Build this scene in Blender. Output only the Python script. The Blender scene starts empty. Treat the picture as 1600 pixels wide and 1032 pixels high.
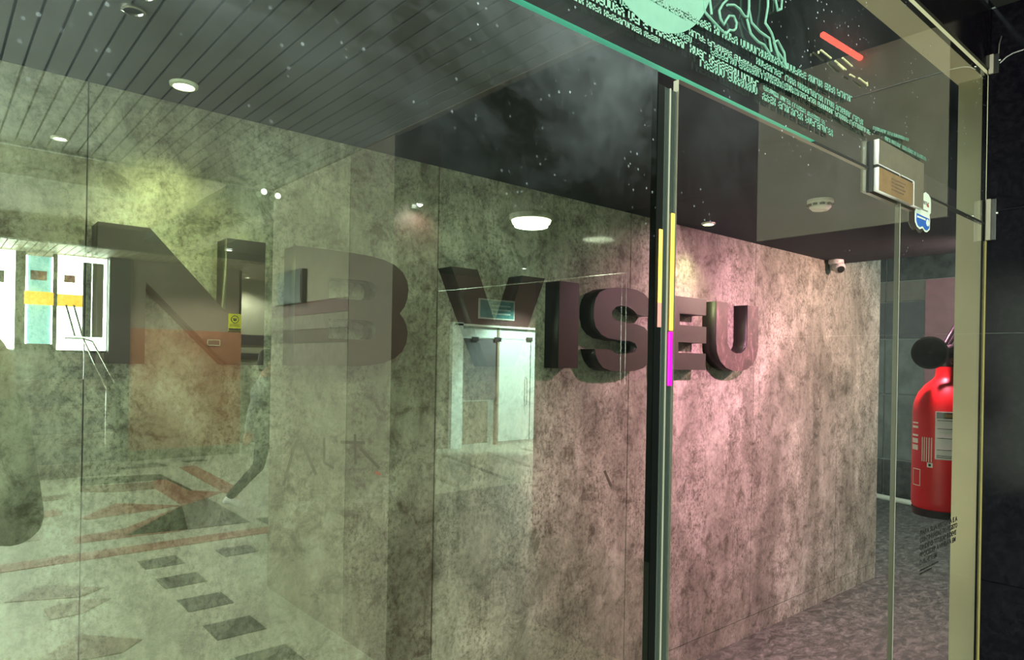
import bpy, bmesh, math, random
from mathutils import Vector, Matrix
random.seed(7)
SC = bpy.context.scene
C = SC.collection
# ------------------------------------------------------------------ camera, world, lights, exposure
EYE = 1.65
G = 0.777                      # plane of the shop front glass (y); the shop lies beyond it, the lobby on this side
def R(D): return 2 * G - D     # depth seen in the glass -> y in the lobby
TH = math.atan2(1240, 1067)
fw = Vector((math.cos(TH), math.sin(TH), 0)); rt = Vector((math.sin(TH), -math.cos(TH), 0)); up = Vector((0, 0, 1))
rho = 0.018
cam = bpy.data.cameras.new('camera'); co = bpy.data.objects.new('camera', cam); C.objects.link(co)
# world up appears leaning to the right in the picture: camera x axis = right - rho*... (roll)
xr = (rt * math.cos(rho) + up * math.sin(rho)); yr = (up * math.cos(rho) - rt * math.sin(rho)); zr = -fw
M = Matrix((xr, yr, zr)).transposed().to_4x4(); M.translation = Vector((0, 0, EYE))
co.matrix_world = M
cam.sensor_width = 36; cam.lens = 1067 / 1600 * 36; cam.shift_y = 51 / 1600; cam.clip_start = 0.01
SC.camera = co
SC.view_settings.view_transform = 'Standard'; SC.view_settings.look = 'None'
SC.view_settings.exposure = 1.52; SC.view_settings.gamma = 1; SC.view_settings.use_curve_mapping = False
SC.cycles.use_denoising = True
SC.cycles.max_bounces = 8; SC.cycles.transparent_max_bounces = 16; SC.cycles.glossy_bounces = 4
SC.cycles.sample_clamp_indirect = 6
w = bpy.data.worlds.new('world'); SC.world = w; w.use_nodes = True
w.node_tree.nodes['Background'].inputs[0].default_value = (.80, 1.0, .88, 1)
w.node_tree.nodes['Background'].inputs[1].default_value = 1.0

def light(name, kind, loc, power, col, target=None, size=.03, cone=120, blend=.6, sx=1, sy=1):
    d = bpy.data.lights.new(name, kind); d.energy = power; d.color = col
    o = bpy.data.objects.new(name, d); C.objects.link(o); o.location = loc
    if kind == 'SPOT': d.spot_size = math.radians(cone); d.spot_blend = blend; d.shadow_soft_size = size
    if kind == 'POINT': d.shadow_soft_size = size
    if kind == 'AREA': d.shape = 'RECTANGLE'; d.size = sx; d.size_y = sy
    if target is not None: o.rotation_euler = (Vector(target) - Vector(loc)).to_track_quat('-Z', 'Y').to_euler()
    return o
DOWN = (0, 0, -5)
def dn(l): return (l[0], l[1] + .001, l[2] - 1)
# unseen added lamps: uplight for the header, fill at the lobby's open left end
light('header_fill_beam', 'SPOT', (2.6, .93, .03), 30, (1, .93, .70), (2.4, .84, 2.7), .03, 60, 1)
light('lobby_left_fill', 'AREA', (-3.9, -3.6, 1.6), 235, (.90, 1, .84), (0, -3.6, 1.3), sx=7.5, sy=2.4)
# inside the shop: its two wall washing downlights, the pink and the plain spot
for l in ((.533, 2.03, 2.36), (3.12, 2.06, 2.36)):
    light('downlight_beam', 'SPOT', l, 7.5, (.86, 1, .42), dn(l), .03, 110, .9)
light('shop_left_fill', 'AREA', (-2.6, 1.5, 1.5), 24, (.86, 1, .76), (2.5, 2.1, 1.2), sx=1.2, sy=2.2)  # unseen area light added to brighten the shop wall from the left
for x, p in ((-.3, 7.5), (.9, 7.5), (2.0, 4)):
    light('shop_fill_spot', 'SPOT', (x, 1.0, 2.36), p, (.78, 1, .62), (x, 2.2, .9), .05, 140, .8)  # spots without fixtures, added to even out light on the sign wall
light('pink_spot', 'SPOT', (3.25, .98, 2.36), 108, (1, .44, .62), (3.4, 2.2, 1.0), .04, 118, 1)
light('warm_spot', 'SPOT', (4.7, .98, 2.36), 70, (1, .62, .54), (4.6, 2.2, 1.25), .04, 135, .8)
light('corridor_lamp', 'POINT', (7.2, 2.3, 3.0), 40, (.85, 1, .9), None, .08)
# lobby downlights, with unseen ones added to brighten the lobby and door header
LOB = [(.56, R(4.58), 2.84, 95), (2.03, R(3.12), 2.50, 5), (3.49, R(10.71), 3.10, 120), (5.2, R(6.6), 3.25, 50), (7.9, R(8.9), 3.25, 60), (-1.2, R(4.58), 2.84, 95), (-1.2, R(2.7), 2.84, 60), (.9, R(9.6), 3.38, 90), (.6, .2, 2.84, 13), (1.6, .2, 2.84, 13), (4.55, R(12.9), 3.08, 90)]
for x, y, z, p in LOB:
    light('downlight_beam', 'SPOT', (x, y, z), p, (.92, 1, .84), dn((x, y, z)), .035, 150, .5)
o = light('round_lamp_light', 'AREA', (4.15, R(4.59), 2.885), 26, (.85, 1, .7), (4.15, R(4.59) + .001, 1), sx=.3, sy=.3); o.data.shape = 'DISK'
light('shop_interior_light', 'SPOT', (9.4, R(12.2), 3.25), 260, (.70, 1, .88), (9.4, R(12.3), 0), .03, 160)
light('shop_front_light', 'SPOT', (9.2, R(8.9), 3.25), 700, (.70, 1, .88), (9.2, R(10.6), .75), .03, 78)

# ------------------------------------------------------------------ materials
MATS = {}
def nt(name):
    m = bpy.data.materials.new(name); m.use_nodes = True
    n = m.node_tree; b = n.nodes['Principled BSDF']; MATS[name] = m
    return m, n, b
def ramp(n, stops):
    r = n.nodes.new('ShaderNodeValToRGB'); e = r.color_ramp.elements
    while len(e) < len(stops): e.new(.5)
    for i, (p, c) in enumerate(stops):
        e[i].position = p; e[i].color = (*c, 1) if len(c) == 3 else c
    return r
def noise(n, scale, detail=6, rough=.6, vec=None, dist=0):
    t = n.nodes.new('ShaderNodeTexNoise'); t.inputs['Scale'].default_value = scale; t.inputs['Detail'].default_value = detail
    t.inputs['Roughness'].default_value = rough; t.inputs['Distortion'].default_value = dist
    if vec: n.links.new(vec, t.inputs['Vector'])
    return t
def coords(n, scale=(1, 1, 1), kind='pos'):
    g = n.nodes.new('ShaderNodeNewGeometry'); mp = n.nodes.new('ShaderNodeMapping')
    mp.inputs['Scale'].default_value = scale; n.links.new(g.outputs['Position'], mp.inputs['Vector'])
    return mp.outputs[0]
def mixc(n, a, b, f, mode='MIX'):
    x = n.nodes.new('ShaderNodeMix'); x.data_type = 'RGBA'; x.blend_type = mode
    for s, v in ((6, a), (7, b), (0, f)):
        if hasattr(v, 'is_linked') or hasattr(v, 'links'): n.links.new(v, x.inputs[s])
        else: x.inputs[s].default_value = (*v, 1) if isinstance(v, tuple) else v
    return x.outputs[2]
def bump(n, b, h, strength=.3, dist=.01):
    u = n.nodes.new('ShaderNodeBump'); u.inputs['Strength'].default_value = strength; u.inputs['Distance'].default_value = dist
    n.links.new(h, u.inputs['Height']); n.links.new(u.outputs[0], b.inputs['Normal'])
def simple(name, col, rough=.5, metal=0., var=.12, scale=9., spec=.5, bmp=0.):
    m, n, b = nt(name)
    t = noise(n, scale, 5, .6, coords(n))
    r = ramp(n, [(.3, tuple(c * (1 - var) for c in col)), (.7, tuple(min(1, c * (1 + var)) for c in col))])
    n.links.new(t.outputs[0], r.inputs[0]); n.links.new(r.outputs[0], b.inputs['Base Color'])
    b.inputs['Roughness'].default_value = rough; b.inputs['Metallic'].default_value = metal
    b.inputs['Specular IOR Level'].default_value = spec
    if bmp: bump(n, b, t.outputs[0], bmp)
    return m
def emit(name, col, s):
    m, n, b = nt(name); b.inputs['Base Color'].default_value = (*col, 1)
    b.inputs['Emission Color'].default_value = (*col, 1); b.inputs['Emission Strength'].default_value = s
    return m

def concrete(name, tint):
    m, n, b = nt(name)
    big = noise(n, 2.2, 8, .68, coords(n, (1, 1, .55)), .6)
    r1 = ramp(n, [(.30, (.13, .125, .105)), (.5, (.30, .292, .262)), (.68, (.56, .552, .515))]); n.links.new(big.outputs[0], r1.inputs[0])
    streak = noise(n, 3.6, 6, .7, coords(n, (1.5, 1, .30)))
    r2 = ramp(n, [(.34, (.62, .60, .57)), (.58, (1, 1, 1))]); n.links.new(streak.outputs[0], r2.inputs[0])
    c = mixc(n, r1.outputs[0], r2.outputs[0], .75, 'MULTIPLY')
    med = noise(n, 11, 10, .78, coords(n), .5)
    r3 = ramp(n, [(.38, (.32, .30, .26)), (.50, (1, 1, 1)), (.66, (1.3, 1.3, 1.27))]); n.links.new(med.outputs[0], r3.inputs[0])
    c = mixc(n, c, r3.outputs[0], .8, 'MULTIPLY')
    fine = noise(n, 60, 8, .80, coords(n, (1, 1, .8)))
    r4 = ramp(n, [(.40, (.34, .32, .28)), (.50, (1, 1, 1)), (.62, (1.35, 1.35, 1.32))]); n.links.new(fine.outputs[0], r4.inputs[0])
    mask = noise(n, 3.1, 5, .6, coords(n, (1.3, 1, .6))); rm_ = ramp(n, [(.38, (.25, .25, .25)), (.60, (1, 1, 1))]); n.links.new(mask.outputs[0], rm_.inputs[0])
    c = mixc(n, c, mixc(n, c, r4.outputs[0], 1.0, 'MULTIPLY'), rm_.outputs[0])
    c = mixc(n, c, tint, 1.0, 'MULTIPLY')
    n.links.new(c, b.inputs['Base Color']); b.inputs['Roughness'].default_value = .62
    b.inputs['Specular IOR Level'].default_value = .3
    bump(n, b, fine.outputs[0], .35, .004)
    return m
concrete('concrete', (1.0, .99, .95))

def terrazzo(name, col, fleck):
    m, n, b = nt(name)
    f = noise(n, 60, 4, .8, coords(n))
    r = ramp(n, [(.38, fleck), (.48, col), (.62, tuple(min(1, c * 1.15) for c in col))]); n.links.new(f.outputs[0], r.inputs[0])
    n.links.new(r.outputs[0], b.inputs['Base Color']); b.inputs['Roughness'].default_value = .42; b.inputs['Specular IOR Level'].default_value = .3
    return m
terrazzo('terrazzo_pale', (.36, .37, .285), (.16, .165, .12)); terrazzo('terrazzo_dark', (.050, .054, .042), (.03, .03, .022))
terrazzo('terrazzo_red', (.24, .075, .045), (.13, .055, .04)); terrazzo('terrazzo_brown', (.17, .11, .08), (.08, .06, .05))
terrazzo('terrazzo_olive', (.17, .17, .11), (.08, .08, .05))
# shop floor: dark mottled stone
m, n, b = nt('shop_floor_stone')
a = noise(n, 10, 9, .8, coords(n, (1, 1.8, 1)), .7)
r = ramp(n, [(.34, (.020, .021, .021)), (.48, (.075, .075, .070)), (.58, (.16, .16, .15)), (.72, (.30, .29, .27))]); n.links.new(a.outputs[0], r.inputs[0])
n.links.new(r.outputs[0], b.inputs['Base Color']); b.inputs['Roughness'].default_value = .55; bump(n, b, a.outputs[0], .2, .004)
# polished granite
m, n, b = nt('black_granite')
a = noise(n, 45, 6, .7, coords(n)); r = ramp(n, [(.45, (.003, .0026, .0045)), (.72, (.008, .007, .010))]); n.links.new(a.outputs[0], r.inputs[0])
n.links.new(r.outputs[0], b.inputs['Base Color']); b.inputs['Roughness'].default_value = .12; b.inputs['Specular IOR Level'].default_value = .06
simple('brown_cladding', (.27, .24, .19), .6, var=.2, scale=2)
simple('dark_ceiling', (.015, .022, .036), .8); simple('black_void', (.012, .012, .014), .85)
simple('lobby_dark_ceiling', (.018, .018, .020), .8)
simple('cream_paint', (.72, .69, .48), .55, var=.06, scale=3); simple('tan_paint', (.25, .195, .14), .7, var=.08, scale=2)
simple('cream_plaster', (.30, .29, .21), .8, var=.06, scale=2); simple('pillar_cream', (.24, .225, .165), .8); simple('beige_stone', (.17, .15, .11), .6, var=.3, scale=22)
simple('terracotta_paint', (.30, .115, .055), .6, var=.16, scale=5); simple('maroon_paint', (.10, .045, .042), .5)
simple('purple_column_paint', (.035, .024, .032), .5); simple('brown_band_paint', (.10, .075, .055), .6)
simple('metal_plank', (.185, .185, .195), .42, .1, .10, 2.5); simple('wood_plank', (.24, .19, .12), .5, 0, .3, 12)
simple('letter_face_paint', (.028, .014, .012), .38, var=.25, scale=6); simple('letter_side_paint', (.008, .009, .0075), .5)
m, n, b = nt('letter_worn_paint')
a = noise(n, 16, 8, .8, coords(n, (1, 1, .6)), .8); r = ramp(n, [(.42, (.050, .024, .024)), (.56, (.10, .05, .05)), (.68, (.30, .20, .20))]); n.links.new(a.outputs[0], r.inputs[0])
n.links.new(r.outputs[0], b.inputs['Base Color']); b.inputs['Roughness'].default_value = .45
simple('brushed_steel', (.33, .31, .25), .34, .85, .08, 30); simple('brass_plate', (.32, .20, .10), .4, .5, .25, 18)
simple('chrome', (.75, .77, .74), .14, 1, .03); simple('black_rubber', (.012, .012, .012), .6)
simple('dark_steel', (.06, .06, .06), .35, .8); simple('gray_steel', (.30, .30, .31), .3, .9)
simple('red_enamel', (.58, .010, .012), .42, var=.06); simple('white_label', (.72, .74, .70), .5, var=.04)
simple('white_plastic', (.66, .68, .58), .4, var=.05); simple('camera_white', (.55, .53, .52), .4, var=.05); simple('black_plastic', (.015, .015, .016), .3)
simple('frosted_decal', (.12, .27, .21), .7, var=.08, scale=30); simple('frosted_decal_bright', (.16, .31, .245), .7, var=.05)
simple('reflection_yellow', (.45, .44, .26), .7); simple('blue_vinyl', (.02, .12, .50), .4, var=.05); simple('sticker_white', (.72, .80, .70), .5, var=.04); simple('ink_black', (.012, .012, .012), .6)
simple('ink_gray', (.25, .25, .22), .6); simple('ink_red', (.5, .12, .08), .6); simple('yellow_vinyl', (.60, .60, .02), .5, var=.05)
simple('yellow_sealant', (.20, .165, .05), .6); simple('yellow_board', (.55, .34, .03), .5, var=.06); simple('scuff', (.075, .075, .055), .8, var=.3)
simple('tile_gray', (.115, .125, .115), .5, var=.4, scale=4); simple('tile_joint', (.28, .30, .28), .7); simple('marble_dark', (.035, .036, .034), .3, var=.8, scale=9)
simple('gray_panel', (.085, .085, .09), .6); simple('pink_panel', (.24, .10, .12), .5); simple('brown_band', (.16, .145, .125), .7)
simple('pale_door', (.62, .72, .66), .5, var=.05); simple('teal_door', (.10, .30, .30), .35, var=.25, scale=6)
simple('skin', (.42, .25, .17), .55, var=.08); simple('hair_dark', (.018, .013, .010), .6); simple('jacket_dark', (.075, .072, .062), .85, var=.35, scale=18)
simple('trousers_dark', (.022, .024, .028), .9); simple('gray_knit', (.22, .24, .21), .9, var=.2, scale=20); simple('shoe_white', (.7, .7, .66), .6); simple('shoe_dark', (.03, .025, .02), .5)
simple('eye_white', (.8, .8, .78), .2, var=.01); simple('lip', (.35, .12, .10), .5, var=.03)
emit('lamp_white', (.85, 1, .85), 26); emit('lamp_yellow', (.93, 1, .55), 9); emit('daylight_pane', (.74, 1, .80), 13)
emit('lamp_round', (.92, 1, .72), 5); emit('edge_glow_yellow', (1, .56, .07), .27); emit('edge_glow_magenta', (1, .0, .42), .27); emit('red_sign', (1, .09, .06), 3.0)
emit('edge_glow_rose_fade', (.55, .25, .22), .10); emit('teal_leaf_lit', (.25, .62, .58), 1.1); emit('yellow_board_lit', (.85, .48, .03), 2.0); emit('edge_glow_yellow_fade', (1, .55, .12), .15)
# glass edge: float glass green, colour brightened for the light carried inside it
m, n, b = nt('glass_edge_teal')
b.inputs['Base Color'].default_value = (.13, .95, .74, 1); b.inputs['Roughness'].default_value = .3
b.inputs['Transmission Weight'].default_value = .0; b.inputs['Subsurface Weight'].default_value = 0
simple('glass_edge_pale', (.30, .29, .23), .3, var=.05); simple('glass_edge_dark', (.004, .005, .005), .4, spec=.1)

def glass(name, tint, ior, dirt):
    m = bpy.data.materials.new(name); m.use_nodes = True; n = m.node_tree; MATS[name] = m
    for x in list(n.nodes): n.nodes.remove(x)
    out = n.nodes.new('ShaderNodeOutputMaterial'); tr = n.nodes.new('ShaderNodeBsdfTransparent'); tr.inputs[0].default_value = (*tint, 1)
    gl = n.nodes.new('ShaderNodeBsdfGlossy'); gl.inputs['Roughness'].default_value = 0; gl.inputs[0].default_value = (.92, .94, .86, 1)
    fr = n.nodes.new('ShaderNodeFresnel'); fr.inputs[0].default_value = ior
    mx = n.nodes.new('ShaderNodeMixShader'); n.links.new(fr.outputs[0], mx.inputs[0]); n.links.new(tr.outputs[0], mx.inputs[1]); n.links.new(gl.outputs[0], mx.inputs[2])
    df = n.nodes.new('ShaderNodeBsdfDiffuse'); df.inputs[0].default_value = (.55, .62, .70, 1)
    # wiped smears and dust specks, denser high up on the pane
    pos = coords(n)
    sm = noise(n, 2.1, 9, .72, coords(n, (1, 1, 1.3)), .5); rs = ramp(n, [(.40, (0, 0, 0)), (.85, (1, 1, 1))]); n.links.new(sm.outputs[0], rs.inputs[0])
    sep = n.nodes.new('ShaderNodeSeparateXYZ'); n.links.new(pos, sep.inputs[0])
    mr = n.nodes.new('ShaderNodeMapRange'); mr.inputs[1].default_value = 1.85; mr.inputs[2].default_value = 2.18; mr.inputs[3].default_value = .03; mr.inputs[4].default_value = 1
    n.links.new(sep.outputs[2], mr.inputs[0])
    mu = n.nodes.new('ShaderNodeMath'); mu.operation = 'MULTIPLY'; n.links.new(rs.outputs[0], mu.inputs[0]); n.links.new(mr.outputs[0], mu.inputs[1])
    mu2 = n.nodes.new('ShaderNodeMath'); mu2.operation = 'MULTIPLY'; mu2.inputs[1].default_value = dirt; n.links.new(mu.outputs[0], mu2.inputs[0])
    vo = n.nodes.new('ShaderNodeTexVoronoi'); vo.inputs['Scale'].default_value = 62; n.links.new(pos, vo.inputs['Vector'])
    rv = ramp(n, [(.10, (1, 1, 1)), (.17, (0, 0, 0))]); n.links.new(vo.outputs['Distance'], rv.inputs[0])
    gate = noise(n, 6, 3, .6, pos); rg = ramp(n, [(.50, (0, 0, 0)), (.62, (1, 1, 1))]); n.links.new(gate.outputs[0], rg.inputs[0])
    mv = n.nodes.new('ShaderNodeMath'); mv.operation = 'MULTIPLY'; n.links.new(rv.outputs[0], mv.inputs[0]); n.links.new(rg.outputs[0], mv.inputs[1])
    mv2 = n.nodes.new('ShaderNodeMath'); mv2.operation = 'MULTIPLY'; n.links.new(mv.outputs[0], mv2.inputs[0]); n.links.new(mr.outputs[0], mv2.inputs[1])
    mv3 = n.nodes.new('ShaderNodeMath'); mv3.operation = 'MULTIPLY'; mv3.inputs[1].default_value = .6; n.links.new(mv2.outputs[0], mv3.inputs[0])
    ad = n.nodes.new('ShaderNodeMath'); ad.use_clamp = True; n.links.new(mu2.outputs[0], ad.inputs[0]); n.links.new(mv3.outputs[0], ad.inputs[1])
    m2 = n.nodes.new('ShaderNodeMixShader'); n.links.new(ad.outputs[0], m2.inputs[0]); n.links.new(mx.outputs[0], m2.inputs[1]); n.links.new(df.outputs[0], m2.inputs[2])
    n.links.new(m2.outputs[0], out.inputs[0])
    return m
glass('glass_green', (.84, .90, .80), 2.7, .22)
glass('glass_clear', (.94, .93, .91), 1.9, .05)
glass('glass_transom', (.88, .91, .87), 1.9, .05)
m = bpy.data.materials.new('glass_back'); m.use_nodes = True; n = m.node_tree; MATS['glass_back'] = m
for x in list(n.nodes): n.nodes.remove(x)
o_ = n.nodes.new('ShaderNodeOutputMaterial'); t_ = n.nodes.new('ShaderNodeBsdfTransparent'); t_.inputs[0].default_value = (.97, .98, .97, 1); n.links.new(t_.outputs[0], o_.inputs[0])
m, n, b = nt('clear_acrylic'); b.inputs['Base Color'].default_value = (.05, .065, .058, 1); b.inputs['Roughness'].default_value = .15; b.inputs['Transmission Weight'].default_value = .3

# ------------------------------------------------------------------ helpers
def setp(o, label=None, cat=None, group=None, kind=None):
    if label: o['label'] = label
    if cat: o['category'] = cat
    if group: o['group'] = group
    if kind: o['kind'] = kind
    return o
def link(name, me, mats, parent=None, smooth=False):
    for k in (mats if isinstance(mats, (list, tuple)) else [mats]): me.materials.append(MATS[k])
    if smooth:
        for p in me.polygons: p.use_smooth = True
    o = bpy.data.objects.new(name, me); C.objects.link(o)
    if parent: o.parent = parent; o.matrix_parent_inverse = Matrix.Translation(-parent.location)
    return o
def empty(name, loc=(0, 0, 0)):
    o = bpy.data.objects.new(name, None); C.objects.link(o); o.location = loc; o.empty_display_size = .05
    return o
def thing(name, label, cat, loc=(0, 0, 0), group=None):
    return setp(empty(name, loc), label, cat, group)
def fromdata(v, f):
    me = bpy.data.meshes.new('m'); me.from_pydata(v, [], f); me.update(); return me
def bm_mesh(bm):
    bmesh.ops.recalc_face_normals(bm, faces=bm.faces)
    me = bpy.data.meshes.new('m'); bm.to_mesh(me); bm.free(); return me
def box(name, mn, mx, mat, parent=None, bev=0., seg=2):
    bm = bmesh.new(); bmesh.ops.create_cube(bm, size=1)
    for v in bm.verts: v.co = Vector([mn[i] + (v.co[i] + .5) * (mx[i] - mn[i]) for i in range(3)])
    if bev: bmesh.ops.bevel(bm, geom=bm.edges[:], offset=bev, segments=seg, affect='EDGES', profile=.5)
    return link(name, bm_mesh(bm), mat, parent)
def struct(name, mn, mx, mat, bev=0.): return setp(box(name, mn, mx, mat, None, bev), kind='structure')
def prism(name, pts, y0, y1, mats, parent=None, holes=(), side=1, bev=0.):
    """flat outline in x,z given thickness in y; front (y0) takes mats[0], the rest mats[1]"""
    cu = bpy.data.curves.new('c', 'CURVE'); cu.dimensions = '2D'; cu.fill_mode = 'BOTH'
    for ring in (pts,) + tuple(holes):
        s = cu.splines.new('POLY'); s.points.add(len(ring) - 1); s.use_cyclic_u = True
        for i, (x, z) in enumerate(ring): s.points[i].co = (x, z, 0, 1)
    cu.extrude = (y1 - y0) / 2
    o = bpy.data.objects.new('t', cu); C.objects.link(o); dg = bpy.context.evaluated_depsgraph_get(); dg.update()
    me = bpy.data.meshes.new_from_object(o.evaluated_get(dg)); bpy.data.objects.remove(o)
    me.materials.clear()
    ym = (y0 + y1) / 2
    for v in me.vertices: x, z, y = v.co; v.co = (x, ym + y, z)
    me.update()
    bm = bmesh.new(); bm.from_mesh(me); bmesh.ops.remove_doubles(bm, verts=bm.verts, dist=1e-6); bmesh.ops.recalc_face_normals(bm, faces=bm.faces)
    for f in bm.faces: f.material_index = 0 if (abs(f.normal.y) > .9 and f.calc_center_median().y < ym) else (1 if isinstance(mats, (list, tuple)) and len(mats) > 1 else 0)
    bm.to_mesh(me); bm.free()
    return link(name, me, mats, parent)
def tube(name, pts, rad, mat, parent=None, n=8, smooth=True, cyc=False):
    cu = bpy.data.curves.new('c', 'CURVE'); cu.dimensions = '3D'; s = cu.splines.new('POLY'); s.points.add(len(pts) - 1)
    for i, p in enumerate(pts):
        s.points[i].co = (*p, 1)
    s.use_cyclic_u = cyc
    cu.bevel_depth = rad; cu.bevel_resolution = max(1, n // 4); cu.use_fill_caps = True
    o = bpy.data.objects.new('t', cu); C.objects.link(o); dg = bpy.context.evaluated_depsgraph_get(); dg.update()
    me = bpy.data.meshes.new_from_object(o.evaluated_get(dg)); bpy.data.objects.remove(o); me.materials.clear()
    return link(name, me, mat, parent, smooth)
def lathe(name, prof, mat, parent=None, loc=(0, 0, 0), axis=(0, 0, 1), seg=32, smooth=True, cap=True):
    """prof: (radius, height) along axis"""
    q = Vector((0, 0, 1)).rotation_difference(Vector(axis).normalized()); v = []; f = []
    for r, h in prof:
        for i in range(seg):
            a = 2 * math.pi * i / seg; v.append(q @ Vector((r * math.cos(a), r * math.sin(a), h)) + Vector(loc))
    for k in range(len(prof) - 1):
        for i in range(seg):
            j = (i + 1) % seg; f.append((k * seg + i, k * seg + j, (k + 1) * seg + j, (k + 1) * seg + i))
    if cap and prof[0][0] > 1e-5: f.append(tuple(range(seg - 1, -1, -1)))
    if cap and prof[-1][0] > 1e-5: f.append(tuple((len(prof) - 1) * seg + i for i in range(seg)))
    bm = bmesh.new(); bm.from_mesh(fromdata(v, f)); bmesh.ops.remove_doubles(bm, verts=bm.verts, dist=1e-6)
    o = link(name, bm_mesh(bm), mat, parent, smooth)
    if smooth:
        md = o.modifiers.new('e', 'EDGE_SPLIT'); md.split_angle = math.radians(38)
    return o
def slab(name, pts, z0, z1, mat, parent=None):
    n_ = len(pts); v = [(x, y, z0) for x, y in pts] + [(x, y, z1) for x, y in pts]
    f = [tuple(range(n_)), tuple(range(n_, 2 * n_))] + [(i, (i + 1) % n_, n_ + (i + 1) % n_, n_ + i) for i in range(n_)]
    bm = bmesh.new(); bm.from_mesh(fromdata(v, f))
    return link(name, bm_mesh(bm), mat, parent)

# ------------------------------------------------------------------ shop shell
floor = struct('floor', (-4, -14, -.10), (14, 6.5, 0), 'terrazzo_pale')
shopfloor = box('stone_floor', (-4, .80, .0005), (9.3, 6.2, .003), 'shop_floor_stone', floor)
slab('border_strip', [(1.90, R(4.9)), (1.90, .60), (2.96, .60), (2.96, R(4.9))], .0005, .002, 'terrazzo_olive', floor)
slab('dark_field', [(2.60, R(7.0)), (2.60, R(4.9)), (2.965, R(4.9)), (2.965, -.17), (12.9, -.17), (12.9, R(7.0))], .0005, .002, 'terrazzo_dark', floor)

wb = struct('wall_back', (-3.2, 2.212, 0), (5.72, 2.34, 2.52), 'black_void')
seams = [-3.18, -2.01, -.84, .334, 1.505, 2.662, 3.845, 4.995]
for a, bb in zip(seams[:-1], seams[1:]):
    box('panel', (a + .002, 2.2, .125), (bb - .002, 2.212, 2.405), 'concrete', wb, .0008, 1)
    box('skirting_panel', (a + .001, 2.203, .0), (bb - .001, 2.212, .122), 'concrete', wb)
prism('panel', [(4.999, .125), (5.72, .125), (5.72, 2.515), (4.999, 2.47)], 2.2, 2.212, ['concrete'], wb)
box('skirting_panel', (4.997, 2.203, 0), (5.72, 2.212, .122), 'concrete', wb)
# faint scratched strokes on the third and fourth panels
def stroke(pts, wd, y=2.1995, parent=wb, mat='scuff', name='scuff_mark'):
    for (x0, z0), (x1, z1) in zip(pts[:-1], pts[1:]):
        d = Vector((x1 - x0, z1 - z0)); L = d.length or 1; nn = Vector((-d.y, d.x)) / L * wd / 2
        prism(name, [(x0 + nn.x, z0 + nn.y), (x1 + nn.x, z1 + nn.y), (x1 - nn.x, z1 - nn.y), (x0 - nn.x, z0 - nn.y)], y - .0006, y + .0006, [mat], parent)
for s_, wd in (([(.946, 1.376), (.905, 1.229)], .009), ([(.968, 1.37), (1.019, 1.255)], .010), ([(1.046, 1.379), (1.048, 1.294), (1.084, 1.272)], .008),
               ([(1.108, 1.361), (1.203, 1.352)], .010), ([(1.163, 1.385), (1.167, 1.279)], .009), ([(1.185, 1.334), (1.264, 1.255)], .011), ([(2.494, 1.136), (2.545, 1.055)], .014)):
    stroke(s_, wd)
stroke([(1.246, 1.244), (1.269, 1.232)], .010, mat='ink_red')

# ceiling of the shop, stopping where the wall bends, and the higher dark ceiling beyond
struct('ceiling', (-4, .96, 2.405), (4.995, 2.6, 2.50), 'dark_ceiling')
struct('ceiling_far', (4.995, .87, 3.25), (9.5, 6.2, 3.33), 'black_void')
struct('trim_1', (-4, .96, 2.40), (3.6, .985, 2.95), 'dark_ceiling')          # bulkhead behind the transom
struct('wall_left', (-4.12, .79, 0), (-4, 6.2, 3.3), 'cream_plaster')
struct('wall_behind', (-4, 2.6, 0), (5.6, 2.7, 3.3), 'black_void')
struct('wall_far', (5.6, 6.1, 0), (9.5, 6.2, 3.3), 'gray_panel')
# end wall of the corridor: joints, tiles, dark plinth, light band
we = struct('wall_end', (9.32, .8, 0), (9.42, 6.2, 3.3), 'tile_joint')
for z0, z1, mt in ((.04, .50, 'marble_dark'), (.52, 1.325, 'tile_gray'), (1.34, 2.03, 'tile_gray'), (2.045, 2.50, 'gray_panel'), (2.51, 2.76, 'brown_band'), (2.77, 3.25, 'marble_dark')):
    for ya, yb in ((.8, 1.9), (1.915, 3.50), (3.515, 5.0), (5.015, 6.1)):
        box('tile', (9.30, ya, z0), (9.32, yb, z1), mt, we, .002, 1)
tube('skirting_strip', [(9.24, 3.62, .035), (9.06, 3.05, .035), (8.98, 2.7, .035)], .035, 'white_plastic', we)
box('pink_reflection_panel', (9.20, 2.70, 0), (9.30, 3.02, 2.75), 'pink_panel', we)  # added panel, coloured to stand in for a pinkish reflection

# facade: reveal, header, fascia, granite side wall
wf = struct('wall_facade', (2.966, .782, 0), (4.9, .865, 3.2), 'black_void')
door_frame = struct('trim_2', (2.963, .777, 0), (2.985, .872, 2.745), 'cream_paint')
struct('trim_3', (-4, .777, 2.742), (2.985, .880, 2.757), 'cream_paint')
struct('trim_4', (-4, .768, 2.757), (2.99, .86, 2.985), 'black_granite')
ws = struct('wall_side', (2.985, -.14, 0), (3.6, .776, 3.0), 'tile_joint')
for z0, z1 in ((0, .88), (.883, 1.788), (1.791, 2.238), (2.241, 2.985)):
    if z0 < 2.2: box('granite_slab', (2.963, -.14, z0), (2.985, .776, z1), 'black_granite', ws, .001, 1)
    else:
        box('granite_slab', (2.963, .655, z0), (2.985, .776, z1), 'black_granite', ws, .001, 1)
        box('cladding_panel', (2.963, -.14, z0), (2.985, .652, z1), 'brown_cladding', ws, .001, 1)
box('granite_return', (2.985, -.16, 0), (4.6, -.14, 2.98), 'black_granite', ws)
struct('wall_right', (4.6, R(5.0), 0), (4.75, -.14, 3.3), 'black_granite')
box('sealant_bead', (2.959, .772, 0), (2.9635, .777, 2.13), 'yellow_sealant', door_frame)

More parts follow.
